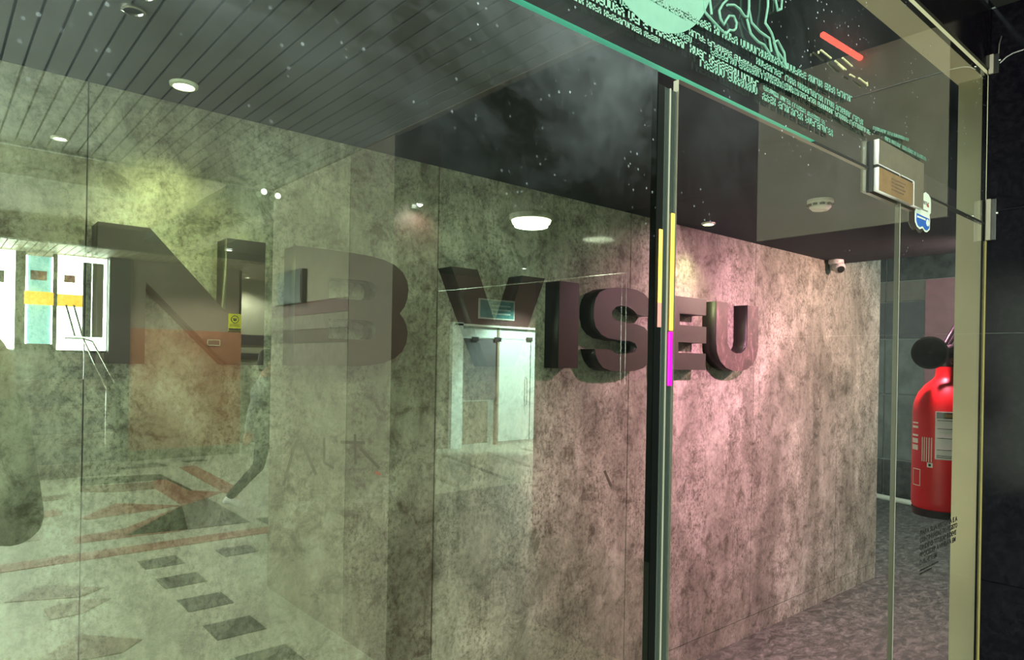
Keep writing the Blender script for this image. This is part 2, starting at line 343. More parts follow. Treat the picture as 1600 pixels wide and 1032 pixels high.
# ------------------------------------------------------------------ glazing
def pane(name, x0, x1, z0, z1, mat, label, th=.012, y=G):
    t = thing(name, label, 'glass panel', (x0, y, z0))
    bm = bmesh.new(); bmesh.ops.create_cube(bm, size=1)
    for v in bm.verts: v.co = Vector((x0 + (v.co.x + .5) * (x1 - x0), y + (v.co.y + .5) * th, z0 + (v.co.z + .5) * (z1 - z0)))
    bmesh.ops.recalc_face_normals(bm, faces=bm.faces)
    for f in bm.faces:
        f.material_index = 0 if f.normal.y < -.9 else 1 if f.normal.y > .9 else 2 if abs(f.normal.z) > .9 else 3 if f.normal.x < 0 else 4
        if f.normal.z > .9: f.material_index = 4
    me = bpy.data.meshes.new('m'); bm.to_mesh(me); bm.free()
    o = link('pane', me, [mat, 'glass_back', 'glass_edge_teal', 'glass_edge_pale', 'glass_edge_pale' if name == 'glass_door' else 'glass_edge_dark'], t)
    return t
fixed = pane('fixed_glass_panel', -3.9, 1.007, .01, 2.188, 'glass_green', 'big fixed greenish shop front pane left of the glass door')
door = pane('glass_door', 1.071, 2.146, .01, 2.19, 'glass_clear', 'frameless clear glass door below the patch fitting')
side = pane('side_glass_panel', 2.156, 2.958, .01, 2.19, 'glass_clear', 'narrow clear glass sidelight against the cream jamb')
trans = pane('transom_glass_panel', -3.9, 2.958, 2.198, 2.741, 'glass_transom', 'long glass transom above the door carrying frosted lettering', th=.016)
# thick polished edge between fixed pane and door, its refracted coloured light made as emissive bars
ed = thing('glass_edge_profile', 'thick vertical clear glass edge strip beside door with yellow and magenta glow bars added for refracted light', 'edge strip', (1.045, G, 0))
box('dark_strip', (1.010, .7772, .01), (1.029, .788, 2.165), 'glass_edge_dark', ed)
box('clear_strip', (1.0295, .777, .01), (1.066, .794, 2.165), 'clear_acrylic', ed, .002)
box('pale_corner', (1.0430, .7750, .01), (1.0455, .7768, 2.165), 'glass_edge_pale', ed)
box('pale_corner', (1.0645, .7750, .01), (1.0665, .7768, 2.165), 'brushed_steel', ed)
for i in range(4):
    z = 1.90 - i * .045; setp(box('yellow_glow', (1.018, .7745, z - .045), (1.027, .7765, z), ['edge_glow_yellow_fade', 'edge_glow_yellow', 'edge_glow_yellow_fade', 'edge_glow_rose_fade'][i], ed), 'emissive bar for yellow light in the edge, fading downwards')
setp(box('yellow_glow', (1.0530, .7735, 1.715), (1.0625, .7765, 1.935), 'edge_glow_yellow', ed, .001), 'emissive bar for yellow light in the edge')
setp(box('magenta_glow', (1.0500, .7725, 1.612), (1.0610, .7765, 1.713), 'edge_glow_magenta', ed, .001), 'emissive bar for magenta light in the edge')
# door seam vertical seal
box('edge_seal', (2.149, .778, .01), (2.153, .784, 2.13), 'gray_steel', side)
box('dark_gasket', (2.274, .7765, 2.1905), (2.957, .789, 2.1975), 'black_rubber', side)
box('dark_gasket', (1.62, .7765, 2.1905), (1.93, .789, 2.1975), 'black_rubber', side)

# patch fitting
pf = thing('patch_fitting', 'brushed steel corner patch fitting with bronze lower plate above the sidelight', 'door fitting', (2.1, .765, 2.2))
prism('steel_plate', [(1.940, 2.2045), (2.198, 2.2045), (2.198, 2.134), (2.272, 2.134), (2.272, 2.271), (1.940, 2.271)], .756, .7695, ['brushed_steel', 'camera_white'], pf)
prism('bronze_plate', [(1.943, 2.133), (2.190, 2.133), (2.190, 2.196), (1.943, 2.196)], .756, .7695, ['brass_plate', 'camera_white'], pf)
box('steel_back_plate', (1.93, .7845, 2.2045), (2.272, .798, 2.271), 'brushed_steel', pf)
box('steel_back_plate', (1.93, .7845, 2.133), (2.272, .798, 2.196), 'brushed_steel', pf)
box('pivot_gap', (1.945, .760, 2.196), (2.196, .775, 2.2045), 'black_rubber', pf)
box('rubber_gasket', (1.932, .7695, 2.130), (1.940, .784, 2.268), 'black_rubber', pf)
lathe('pivot_screw', [(0, 0), (.0035, 0), (.0035, .004), (0, .005)], 'chrome', pf, (2.085, .756, 2.1995), (0, -1, 0), 12)
for i in range(4): box('engraved_line', (2.03, .7553, 2.180 - i * .010), (2.13 - .012 * (i % 2), .7562, 2.183 - i * .010), 'terrazzo_brown', pf)

# wall clips and the cable
for z, lab in ((2.205, 'tall narrow steel glass clip on the granite at door height'), (2.775, 'small steel glass clip at the top corner of the cream jamb')):
    t = thing('glass_clip', lab, 'glass clip', (2.95, .77, z))
    h = .075 if z < 2.5 else .035
    box('front_plate', (2.942, .757, z - h), (2.950, .771, z + h), 'brown_cladding', t, .001)
    box('wall_plate', (2.951, .742, z - h), (2.963, .771, z + h), 'dark_steel', t, .001)
    lathe('bolt', [(0, 0), (.006, 0), (.006, .006), (0, .007)], 'chrome', t, (2.956, .742, z + h * .3), (0, -1, 0), 12)
    if z > 2.5: tube('hook', [(2.958, .745, 2.80), (2.95, .742, 2.84), (2.952, .735, 2.87)], .003, 'dark_steel', t)
setp(tube('cable', [(2.958, .740, 2.775), (2.956, .72, 2.79), (2.955, .70, 2.797), (2.955, .66, 2.80), (2.955, .5, 2.80), (2.955, .1, 2.79)], .0028, 'gray_steel'),
     'thin gray cable leaving the top clip across black granite', 'cable')

# stickers and lettering on the glass (all on its lobby face)
YF = G - .0085
setp(prism('round_frosted_decal', [(.98 + .189 * math.cos(a * math.pi / 32), 2.442 + .189 * math.sin(a * math.pi / 32)) for a in range(64)], YF - .001, YF, ['frosted_decal']),
     'large pale teal frosted disc on the transom glass', 'decal')
def glyphs(name, label, x0, x1, z0, z1, mat, parent=None, y=YF, cw=.9, group=None, z0b=None, dens=.9, seed=1):
    """a row of small upright strokes and bars in words, as the worn unreadable lettering looks"""
    rnd = random.Random(seed); H = z1 - z0; bm = bmesh.new()
    slope = 0 if z0b is None else (z0b - z0) / (x1 - x0)
    def q(a, b_, c, d):
        za = z0 + (a - x0) * slope; vs = [(a, y, za + c), (b_, y, za + c), (b_, y, za + d), (a, y, za + d), (a, y - .0008, za + c), (b_, y - .0008, za + c), (b_, y - .0008, za + d), (a, y - .0008, za + d)]
        V = [bm.verts.new(v) for v in vs]
        for f in ((0, 1, 2, 3), (4, 5, 6, 7), (0, 1, 5, 4), (1, 2, 6, 5), (2, 3, 7, 6), (3, 0, 4, 7)): bm.faces.new([V[i] for i in f])
    x = x0; k = 0; wl = rnd.randint(4, 11); cw_ = H * cw
    while x + cw_ < x1:
        st = H * .24
        typ = rnd.randint(0, 5)
        e = x + cw_ * dens
        q(x, x + st, 0, H)
        if typ in (0, 1, 3): q(e - st, e, 0, H)
        if typ in (0, 2, 4): q(x, e, H - st * .8, H)
        if typ in (1, 2, 5, 0): q(x, e, H * .42, H * .42 + st * .8)
        if typ in (2, 3, 5): q(x, e, 0, st * .8)
        x += cw_; k += 1
        if k >= wl: x += cw_ * .7; k = 0; wl = rnd.randint(4, 11)
    o = link(name, bm_mesh(bm), mat, parent)
    if label: setp(o, label, 'lettering', group)
    return o
rows = [(-.6, 1.0, 2.2305, 2.2405, None, .92, 'frosted lettering row lowest on transom left of the edge strip'),
        (1.125, 1.345, 2.2285, 2.2445, None, .92, 'frosted lettering row just right of the edge strip top'),
        (1.357, 1.70, 2.226, 2.242, 2.222, .86, 'frosted lettering row closest above the door glass'),
        (-.4, 1.35, 2.245, 2.260, None, .95, 'second frosted lettering row from the transom bottom edge'),
        (1.36, 1.66, 2.247, 2.2575, 2.240, .8, 'short frosted words above the lowest door row'),
        (1.16, 1.53, 2.262, 2.275, 2.276, .95, 'slightly rising frosted row in mid transom over door'),
        (.90, 1.92, 2.277, 2.289, None, .97, 'long dense frosted row passing under the round disc'),
        (1.33, 1.87, 2.294, 2.308, 2.292, .95, 'frosted row directly above the long dense row'),
        (1.06, 1.80, 2.302, 2.318, 2.334, .95, 'rising frosted row running from disc to the detector side'),
        (1.93, 2.19, 2.297, 2.306, 2.322, .95, 'thin frosted row above patch fitting, upper of two'),
        (2.01, 2.33, 2.286, 2.297, 2.293, .9, 'thin frosted row above patch fitting, lower of two'),
        (.40, 1.10, 2.262, 2.274, None, .9, 'frosted row left of and under the round disc')]
for i, (x0, x1, z0, z1, zb, dn_, lb) in enumerate(rows):
    glyphs('frosted_lettering', lb, x0, x1, z0, z1, 'frosted_decal_bright' if i in (0, 3, 6) else 'frosted_decal', z0b=zb, dens=dn_, seed=i, y=YF)
for i, (x0, x1, z) in enumerate(((.93, 1.08, 2.300), (.90, 1.02, 2.318), (1.06, 1.15, 2.305))):
    glyphs('frosted_lettering', ['bright text line low on the frosted disc', 'bright text line higher on the frosted disc', 'bright text line at right rim of frosted disc'][i], x0, x1, z, z + .012, 'frosted_decal_bright', y=YF - .0014, seed=30 + i)
# outline drawing: lower part of a figure
fig = thing('outline_drawing_decal', 'frosted line drawing of legs and folds right of the disc', 'decal', (1.3, YF, 2.32))
for k_, pl in enumerate(([(1.120, 2.50), (1.126, 2.40), (1.133, 2.362), (1.138, 2.337), (1.15, 2.333), (1.180, 2.325), (1.212, 2.317)],
           [(1.150, 2.50), (1.153, 2.369), (1.161, 2.34)],
           [(1.225, 2.50), (1.22, 2.393), (1.200, 2.375), (1.187, 2.357), (1.192, 2.343), (1.204, 2.334), (1.212, 2.346), (1.223, 2.359), (1.240, 2.364), (1.251, 2.354), (1.248, 2.341), (1.239, 2.334), (1.225, 2.331), (1.212, 2.317)],
           [(1.215, 2.378), (1.240, 2.387), (1.261, 2.386), (1.280, 2.378), (1.292, 2.379), (1.297, 2.400), (1.296, 2.50)],
           [(1.29, 2.376), (1.298, 2.362), (1.306, 2.350), (1.322, 2.345), (1.337, 2.342), (1.359, 2.344), (1.375, 2.337), (1.388, 2.328)],
           [(1.296, 2.400), (1.308, 2.374), (1.340, 2.366), (1.381, 2.365), (1.386, 2.352), (1.391, 2.338)],
           [(1.40, 2.50), (1.404, 2.46), (1.414, 2.436), (1.430, 2.445), (1.433, 2.47), (1.43, 2.50)],
           [(1.373, 2.50), (1.373, 2.431), (1.363, 2.392), (1.380, 2.385), (1.392, 2.378), (1.405, 2.360), (1.417, 2.347), (1.440, 2.338), (1.454, 2.325)],
           [(1.400, 2.362), (1.416, 2.371), (1.447, 2.353), (1.457, 2.319), (1.430, 2.325), (1.400, 2.362)])):
    tube('drawn_line', [(x, YF - .0005, z) for x, z in pl], .0026, 'frosted_decal', fig)
ws_ = thing('reflection_strokes', 'short yellowish strokes painted for mirrored lettering high on the transom by the corner', 'lettering', (2.0, YF, 2.5))  # reflection of lit lettering, painted as strokes on the glass
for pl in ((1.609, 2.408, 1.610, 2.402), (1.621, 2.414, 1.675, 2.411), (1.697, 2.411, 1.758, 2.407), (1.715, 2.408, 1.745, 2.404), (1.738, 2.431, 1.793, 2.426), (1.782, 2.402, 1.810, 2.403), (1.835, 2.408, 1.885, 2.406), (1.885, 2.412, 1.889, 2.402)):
    tube('stroke', [(pl[0], YF - .0005, pl[1]), (pl[2], YF - .0005, pl[3])], .0022, 'reflection_yellow', ws_)
# blue and white sticker
st = thing('service_sticker', 'wavy white sticker with a blue lower half on the sidelight glass', 'sticker', (2.3, YF, 2.13))
prism('white_backing', [(2.266, 2.150), (2.266, 2.194), (2.285, 2.200), (2.300, 2.196), (2.307, 2.190), (2.324, 2.197), (2.350, 2.194), (2.367, 2.185), (2.371, 2.17), (2.371, 2.14), (2.361, 2.133), (2.366, 2.115), (2.364, 2.087), (2.342, 2.076), (2.325, 2.075), (2.304, 2.083), (2.28, 2.077), (2.258, 2.082), (2.243, 2.094), (2.241, 2.124), (2.250, 2.136)], YF - .001, YF, ['sticker_white'], st)
prism('blue_field', [(2.250, 2.121), (2.357, 2.119), (2.357, 2.090), (2.338, 2.081), (2.322, 2.081), (2.304, 2.090), (2.280, 2.083), (2.262, 2.087), (2.250, 2.098)], YF - .002, YF - .001, ['blue_vinyl'], st)
box('white_bar', (2.256, YF - .003, 2.109), (2.322, YF - .002, 2.114), 'sticker_white', st)
lathe('round_badge', [(0, 0), (.011, 0), (.011, .001), (0, .001)], 'sticker_white', st, (2.342, YF - .002, 2.105), (0, -1, 0), 20)
glyphs('printed_word', None, 2.275, 2.360, 2.158, 2.168, 'ink_gray', st, y=YF - .0012, seed=51)
glyphs('printed_word', None, 2.335, 2.362, 2.154, 2.164, 'ink_red', st, y=YF - .0014, seed=52)
glyphs('printed_word', None, 2.270, 2.345, 2.138, 2.142, 'ink_gray', st, y=YF - .0012, seed=53)
# notice printed on the sidelight in black capitals
def text(name, s, loc, size, mat, parent, wide=1., rot=(math.pi / 2, 0, 0)):
    cu = bpy.data.curves.new('t', 'FONT'); cu.body = s; cu.size = size; cu.extrude = .0003; cu.offset = .0008
    o = bpy.data.objects.new('t', cu); C.objects.link(o); dg = bpy.context.evaluated_depsgraph_get(); dg.update()
    me = bpy.data.meshes.new_from_object(o.evaluated_get(dg)); bpy.data.objects.remove(o); me.materials.clear()
    me.transform(Matrix.Translation(loc) @ Matrix.Rotation(rot[2], 4, 'Z') @ Matrix.Rotation(rot[0], 4, 'X') @ Matrix.Diagonal((wide, 1, 1, 1)))
    return link(name, me, mat, parent)
no = thing('printed_notice', 'black small capital notice printed low on the sidelight glass', 'notice', (2.33, YF, 1.02))
for i, s in enumerate(('PARA SUA VISTORIA E A', 'CONTINUACAO DO REGISTO', 'ONDE O TITULAR E DEVE', 'PROCEDER A VINDA A EM', 'O BILHETE EM')):
    t = text('text_line', s, (2.332, YF, 1.139 - i * .0228), .0215, 'ink_black', no, 1.0)
    w_ = max(v.co.x for v in t.data.vertices) - 2.332; L_ = (.345, .345, .335, .33, .15)[i]
    t.data.transform(Matrix.Translation((2.332, 0, 0)) @ Matrix.Diagonal((L_ / w_, 1, 1, 1)) @ Matrix.Translation((-2.332, 0, 0)))
glyphs('text_line', None, 2.334, 2.50, 1.028, 1.033, 'ink_black', no, y=YF, seed=61); glyphs('text_line', None, 2.334, 2.44, 1.018, 1.023, 'ink_black', no, y=YF, seed=62)
for x, z, lb in ((.288, 1.838, 'left of two small round white dots on the fixed glass pane'), (.304, 1.836, 'right of two small round white dots on the fixed glass pane')):
    o = lathe('dot_sticker', [(0, 0), (.0034, 0), (.0034, .0008), (0, .0008)], 'sticker_white', None, (x, YF + .001, z), (0, -1, 0), 20); setp(o, lb, 'sticker', 'white dots on the big pane')

# ------------------------------------------------------------------ the sign letters
LET = dict(
N=([(0.347, 2.008), (0.473, 2.008), (0.682, 1.787), (0.682, 2.008), (0.798, 2.008), (0.798, 1.628), (0.690, 1.628), (0.465, 1.857), (0.465, 1.628), (0.347, 1.628)], ()),
B=([(0.895, 2.012), (0.987, 2.013), (1.091, 2.012), (1.163, 2.009), (1.217, 2.002), (1.261, 1.988), (1.293, 1.966), (1.312, 1.937), (1.318, 1.906), (1.314, 1.873), (1.303, 1.843), (1.283, 1.818), (1.3, 1.799), (1.313, 1.775), (1.318, 1.748), (1.313, 1.714), (1.297, 1.683), (1.268, 1.659), (1.224, 1.641), (1.171, 1.632), (1.119, 1.628), (0.895, 1.628)],
   ([(1.012, 1.921), (1.139, 1.923), (1.17, 1.920), (1.187, 1.908), (1.191, 1.892), (1.187, 1.872), (1.173, 1.86), (1.145, 1.855), (1.012, 1.853)], [(1.013, 1.786), (1.139, 1.786), (1.168, 1.784), (1.187, 1.773), (1.191, 1.755), (1.187, 1.736), (1.174, 1.723), (1.153, 1.719), (1.013, 1.719)])),
V=([(1.505, 2.01), (1.631, 2.01), (1.759, 1.727), (1.865, 2.01), (1.991, 2.01), (1.829, 1.633), (1.689, 1.633)], ()),
I=([(2.080, 2.008), (2.202, 2.008), (2.202, 1.630), (2.080, 1.630)], ()),
S=([(2.734, 1.892), (2.609, 1.892), (2.581, 1.912), (2.541, 1.926), (2.495, 1.929), (2.457, 1.922), (2.432, 1.905), (2.421, 1.885), (2.435, 1.866), (2.467, 1.855), (2.528, 1.85), (2.607, 1.846), (2.663, 1.835), (2.705, 1.808), (2.73, 1.762), (2.733, 1.71), (2.709, 1.663), (2.661, 1.634), (2.597, 1.621), (2.519, 1.617), (2.428, 1.619), (2.369, 1.634), (2.336, 1.663), (2.318, 1.691), (2.31, 1.719), (2.425, 1.719), (2.441, 1.706), (2.486, 1.699), (2.547, 1.703), (2.594, 1.712), (2.611, 1.733), (2.599, 1.752), (2.561, 1.763), (2.469, 1.765), (2.395, 1.772), (2.351, 1.788), (2.314, 1.819), (2.3, 1.863), (2.301, 1.911), (2.312, 1.95), (2.338, 1.979), (2.388, 2.0), (2.462, 2.012), (2.539, 2.015), (2.602, 2.012), (2.659, 1.998), (2.705, 1.969), (2.728, 1.935)], ()),
E=([(2.835, 2.008), (3.190, 2.008), (3.190, 1.922), (2.953, 1.922), (2.953, 1.861), (3.194, 1.861), (3.194, 1.772), (2.945, 1.772), (2.945, 1.717), (3.193, 1.717), (3.193, 1.628), (2.835, 1.628)], ()),
U=([(3.288, 2.007), (3.4, 2.007), (3.402, 1.783), (3.419, 1.758), (3.453, 1.735), (3.497, 1.725), (3.546, 1.728), (3.58, 1.744), (3.603, 1.771), (3.609, 1.806), (3.607, 2.007), (3.725, 2.007), (3.732, 1.761), (3.712, 1.705), (3.67, 1.662), (3.609, 1.634), (3.54, 1.625), (3.462, 1.626), (3.395, 1.642), (3.333, 1.678), (3.3, 1.729), (3.288, 1.795)], ()))
LAB = dict(N='brown block letter N, first and largest looking of the wall sign', B='brown block letter B beside the letter N', V='reddish brown block letter V after the gap',
           I='dark block letter I between V and S', S='dark curved block letter S between I and E', E='maroon block letter E beside the letter U', U='worn maroon block letter U with scraped paint at the sign end')
for ch, (pts, holes) in LET.items():
    t = thing('sign_letter', LAB[ch], 'letter', (pts[0][0], 2.2, 1.63), 'letters of the wall sign')
    prism('letter_body', pts, 2.1135, 2.1995, ['letter_side_paint', 'letter_side_paint'], t, holes)
    prism('letter_face', pts, 2.110, 2.1134, ['letter_worn_paint' if ch == 'U' else 'letter_face_paint', 'letter_side_paint'], t, holes)

# ------------------------------------------------------------------ shop fixtures
def downlight(name, label, x, y, z, r, mat, on=True, group=None, rim='white_plastic'):
    t = thing(name, label, 'ceiling light', (x, y, z), group)
    lathe('rim', [(r * .70, -.004), (r * .78, -.010), (r, -.007), (r * 1.02, .0), (r * .70, .0)], rim, t, (x, y, z), seg=28, cap=False)
    lathe('lens', [(0, -.003), (r * .72, -.003), (r * .72, -.001), (0, -.001)], mat, t, (x, y, z), seg=24)
    return t
downlight('downlight', 'lit recessed downlight above the letter N wall panel', .533, 2.03, 2.404, .036, 'lamp_yellow', group='shop ceiling downlights')
downlight('downlight', 'lit recessed downlight above the letters E and U', 3.12, 2.06, 2.404, .036, 'lamp_yellow', group='shop ceiling downlights')
sd = thing('smoke_detector', 'round cream smoke detector on the shop ceiling', 'smoke detector', (3.04, 1.43, 2.405))
lathe('base', [(0, 0), (.056, 0), (.056, -.012), (.050, -.016), (0, -.016)], 'white_plastic', sd, (3.04, 1.43, 2.405))
lathe('sensor_head', [(.046, -.016), (.046, -.034), (.034, -.046), (0, -.047)], 'white_plastic', sd, (3.04, 1.43, 2.405))
for i in range(10):
    a = i * math.pi / 5; c_, s_ = math.cos(a), math.sin(a)
    box('vent', (3.04 + .0465 * c_ - .008, 1.43 + .0465 * s_ - .008, 2.3765), (3.04 + .0465 * c_ + .008, 1.43 + .0465 * s_ + .008, 2.385), 'black_plastic', sd)
cc = thing('security_camera', 'white dome security camera hanging where sign wall bends', 'camera', (4.80, 2.13, 2.405))
lathe('mount', [(0, 0), (.048, 0), (.050, -.02), (.044, -.030), (0, -.030)], 'camera_white', cc, (4.80, 2.14, 2.405))
lathe('eyeball', [(0, .045), (.02, .042), (.036, .028), (.042, .006), (.040, -.012), (.032, -.024), (.026, -.028), (0, -.028)], 'camera_white', cc, (4.80, 2.12, 2.352), (.55, .70, .55))
lathe('lens', [(0, 0), (.024, 0), (.025, .006), (.020, .010), (0, .008)], 'black_plastic', cc, (4.7835, 2.099, 2.3355), (-.55, -.72, -.52))
box('bracket', (4.83, 2.13, 2.345), (4.85, 2.198, 2.405), 'camera_white', cc, .004)
tube('lead', [(4.84, 2.19, 2.36), (4.88, 2.192, 2.345), (4.93, 2.192, 2.36), (4.97, 2.192, 2.37)], .004, 'camera_white', cc)

# fire extinguisher hung behind the jamb
ex_x, ex_y = 3.40, 1.03
ex = thing('fire_extinguisher', 'red fire extinguisher with black horn half hidden behind the jamb', 'fire extinguisher', (ex_x, ex_y, 1.02))
lathe('cylinder', [(0, .0), (.085, .0), (.112, .012), (.124, .035), (.125, .06), (.125, .44), (.120, .48), (.104, .525), (.078, .560), (.050, .585), (.040, .600), (.038, .640), (0, .642)], 'red_enamel', ex, (ex_x, ex_y, 1.025), seg=48)
lathe('base_ring', [(.100, -.012), (.118, -.012), (.123, .02), (.105, .02)], 'black_rubber', ex, (ex_x, ex_y, 1.027), seg=40)
vl = lathe('valve', [(0, 0), (.032, 0), (.036, .02), (.030, .05), (.034, .06), (.026, .085), (0, .09)], 'dark_steel', ex, (ex_x, ex_y, 1.665))
tube('carry_handle', [(ex_x - .02, ex_y, 1.745), (ex_x + .02, ex_y - .02, 1.80), (ex_x + .12, ex_y - .05, 1.82)], .012, 'black_plastic', ex)
tube('squeeze_lever', [(ex_x - .02, ex_y, 1.765), (ex_x + .03, ex_y - .02, 1.84), (ex_x + .13, ex_y - .05, 1.87)], .010, 'black_plastic', ex)
tube('safety_seal', [(ex_x - .045 + .012 * math.cos(a), ex_y - .035, 1.690 + .012 * math.sin(a)) for a in [i * .7 for i in range(9)]], .003, 'yellow_sealant', ex)
tube('hose', [(ex_x, ex_y, 1.72), (ex_x - .03, ex_y - .04, 1.75), (ex_x - .08, ex_y - .04, 1.75), (ex_x - .10, ex_y - .01, 1.73)], .013, 'black_rubber', ex)
lathe('discharge_horn', [(.018, .0), (.022, -.03), (.040, -.08), (.064, -.13), (.068, -.14), (.060, -.136), (.036, -.085), (.010, -.03), (0, -.02)], 'black_rubber', ex, (ex_x - .10, ex_y + .03, 1.725), (.957, .29, .02), seg=36, cap=False)
def wrap(name, a0, a1, z0, z1, r, mat, parent):
    v = []; f = []; N_ = 14
    for i in range(N_ + 1):
        a = a0 + (a1 - a0) * i / N_
        for rr, z in ((r, z0), (r, z1), (r + .001, z1), (r + .001, z0)): v.append((ex_x + rr * math.cos(a), ex_y + rr * math.sin(a), z))
    for i in range(N_):
        for k in range(4): f.append((i * 4 + k, i * 4 + (k + 1) % 4, i * 4 + 4 + (k + 1) % 4, i * 4 + 4 + k))
    f.append((0, 1, 2, 3)); f.append((N_ * 4 + 3, N_ * 4 + 2, N_ * 4 + 1, N_ * 4))
    bm = bmesh.new(); bm.from_mesh(fromdata(v, f)); return link(name, bm_mesh(bm), mat, parent)
aim = math.atan2(-ex_y, -ex_x)          # side of the cylinder towards the door
wrap('paper_label', aim - .28, aim + .8 - .0, 1.27, 1.475, .1252, 'white_label', ex)
wrap('label_heading', aim - .24, aim + .76, 1.445, 1.470, .1263, 'black_plastic', ex)
wrap('label_heading_mark', aim + .0, aim + .25, 1.450, 1.465, .1274, 'yellow_sealant', ex)
for z in (1.435, 1.40, 1.36, 1.31, 1.285, 1.278): wrap('label_line', aim - .22, aim + .7, z, z + .0022, .1263, 'ink_black', ex)
for k in range(5): wrap('white_print', aim - .72 + k * .080, aim - .69 + k * .080, 1.255, 1.36, .1252, 'sticker_white', ex)
for z, h in ((1.415, .006), (1.395, .010), (1.36, .008), (1.30, .022), (1.33, .020)): wrap('white_print', aim - 1.25, aim - .90, z, z + h, .1252, 'sticker_white', ex)
wrap('white_print', aim - .52, aim - .34, 1.232, 1.252, .1252, 'sticker_white', ex)
wrap('black_print', aim - .47, aim - .39, 1.237, 1.247, .1262, 'ink_black', ex)
for a0, a1, z0, z1 in ((aim - 1.15, aim - .77, 1.215, 1.218), (aim - 1.15, aim - .77, 1.145, 1.148), (aim - 1.15, aim - 1.13, 1.145, 1.218), (aim - .79, aim - .77, 1.145, 1.218)): wrap('outline_print', a0, a1, z0, z1, .1252, 'sticker_white', ex)
box('wall_bracket', (ex_x - .04, .865, 1.40), (ex_x + .04, .91, 1.50), 'dark_steel', ex, .003)

# ------------------------------------------------------------------ the lobby behind the camera (seen mirrored in the glass)
# floor inlays
def inlay(pts, mat, z=.004): return slab('floor_inlay', [(x, R(d)) for x, d in pts], .0005, z, mat, floor)
for k in range(-3, 4):
    d0 = 4.11 + .568 * k
    inlay([(1.315, d0), (1.60, d0), (1.60, d0 + .275), (1.315, d0 + .275)], 'terrazzo_dark')
for x in (1.05, 1.75, 2.45, 3.1): inlay([(x, 11.38), (x + .33, 11.38), (x + .33, 11.58), (x, 11.58)], 'terrazzo_dark')
inlay([(1.905, 5.80), (2.18, 5.80), (2.18, 6.066), (1.905, 6.066)], 'terrazzo_dark')
inlay([(-2, 6.37), (3.2, 6.37), (3.2, 6.61), (-2, 6.61)], 'terrazzo_red')
for q_, mt in (([(2.184, 8.085), (2.531, 8.359), (2.5, 6.895), (1.925, 6.932), (1.406, 7.013)], 'terrazzo_dark'),
        ([(2.184, 8.085), (1.467, 7.323), (1.047, 7.232), (1.012, 6.981), (1.805, 6.916), (1.925, 6.932)], 'terrazzo_red'),
        ([(1.637, 8.623), (2.184, 8.085), (1.256, 7.924), (1.205, 8.02)], 'terrazzo_red'),
        ([(2.196, 9.264), (2.295, 9.851), (2.494, 10.02), (2.526, 8.943), (2.791, 8.634), (2.531, 8.359), (2.184, 8.085)], 'terrazzo_red'),
        ([(1.591, 10.644), (2.525, 10.433), (2.536, 8.935), (2.498, 8.842), (2.472, 9.931), (1.5, 10.024)], 'terrazzo_dark'),
        ([(1.488, 9.941), (2.295, 9.851), (2.203, 9.294), (1.724, 9.339), (1.437, 9.593)], 'terrazzo_brown'),
        ([(2.89, 10.9), (3.131, 10.996), (3.036, 8.853), (2.77, 8.032), (2.791, 8.634)], 'terrazzo_red'),
        ([(.606, 5.3), (.795, 5.358), (.983, 5.266), (.788, 5.062), (.613, 5.058)], 'terrazzo_brown'),
        ([(.423, 5.594), (.667, 5.852), (.993, 5.542), (.828, 5.413)], 'terrazzo_brown'),
        ([(.492, 4.434), (.711, 4.7), (.98, 4.389), (.854, 4.261), (.69, 4.277)], 'terrazzo_brown'),
        ([(1.1, 11.15), (2.8, 11.15), (2.8, 11.35), (1.1, 11.35)], 'terrazzo_dark'),
        ([(.2, 8.2), (1.1, 8.3), (1.1, 8.6), (.2, 8.7)], 'terrazzo_red'), ([(.2, 9.2), (1.2, 9.2), (1.3, 9.5), (.2, 9.5)], 'terrazzo_brown'),
        ([(.0, 7.2), (.8, 7.3), (.8, 7.7), (.0, 7.7)], 'terrazzo_brown')):
    inlay(q_, mt)
for k in range(7): inlay([(4.4 + k * .9, 7.3), (4.5 + k * .9, 7.3), (5.2 + k * .9, 9.8), (5.1 + k * .9, 9.8)], 'terrazzo_olive' if k % 2 else 'terrazzo_dark')

# metal plank ceiling in front of the shop
cl = struct('ceiling_lobby', (-4, R(4.87), 2.886), (1.90, .757, 3.30), 'black_void')
px = -3.98; k = 0
while px < 1.88:
    x1 = min(px + .0765, 1.90)
    box('ceiling_plank', (px, R(4.86), 2.868), (x1 - .010, .755, 2.884), 'metal_plank', cl)
    px += .0765
box('edge_trim', (-4, R(4.90), 2.855), (1.92, R(4.865), 2.90), 'metal_plank', cl); box('edge_trim', (1.885, R(4.87), 2.862), (1.92, .755, 2.90), 'brown_band_paint', cl)
struct('ceiling_right', (1.92, R(6.0), 2.985), (4.75, .757, 3.30), 'lobby_dark_ceiling')
struct('ceiling_right_far', (2.36, R(11.8), 3.30), (13, R(6.0), 3.4), 'lobby_dark_ceiling')
# coffer and lower slabs further back
struct('ceiling_coffer', (-4, R(8.6), 4.10), (2.6, R(4.87), 4.2), 'cream_plaster')
struct('trim_5', (-4, R(8.9), 3.44), (2.36, R(8.42), 4.10), 'cream_plaster')
struct('trim_6', (2.36, R(8.9), 3.44), (2.5, R(4.87), 4.10), 'cream_plaster')
struct('ceiling_mid', (-4, R(10.95), 3.44), (2.9, R(8.9), 3.5), 'tan_paint')
struct('trim_7', (-4, R(11.05), 3.15), (2.95, R(10.92), 3.44), 'brown_band_paint')
struct('trim_8', (2.9, R(11.0), 3.15), (3.0, R(6.0), 3.44), 'brown_band_paint')
cf = struct('ceiling_back', (-4, R(14), 3.19), (5.2, R(10.95), 3.3), 'black_void')
for k in range(60):
    x = -1.5 + k * .11
    box('wood_ceiling_plank', (x, R(13.9), 3.15), (x + .098, R(10.95), 3.19), 'wood_plank', cf)
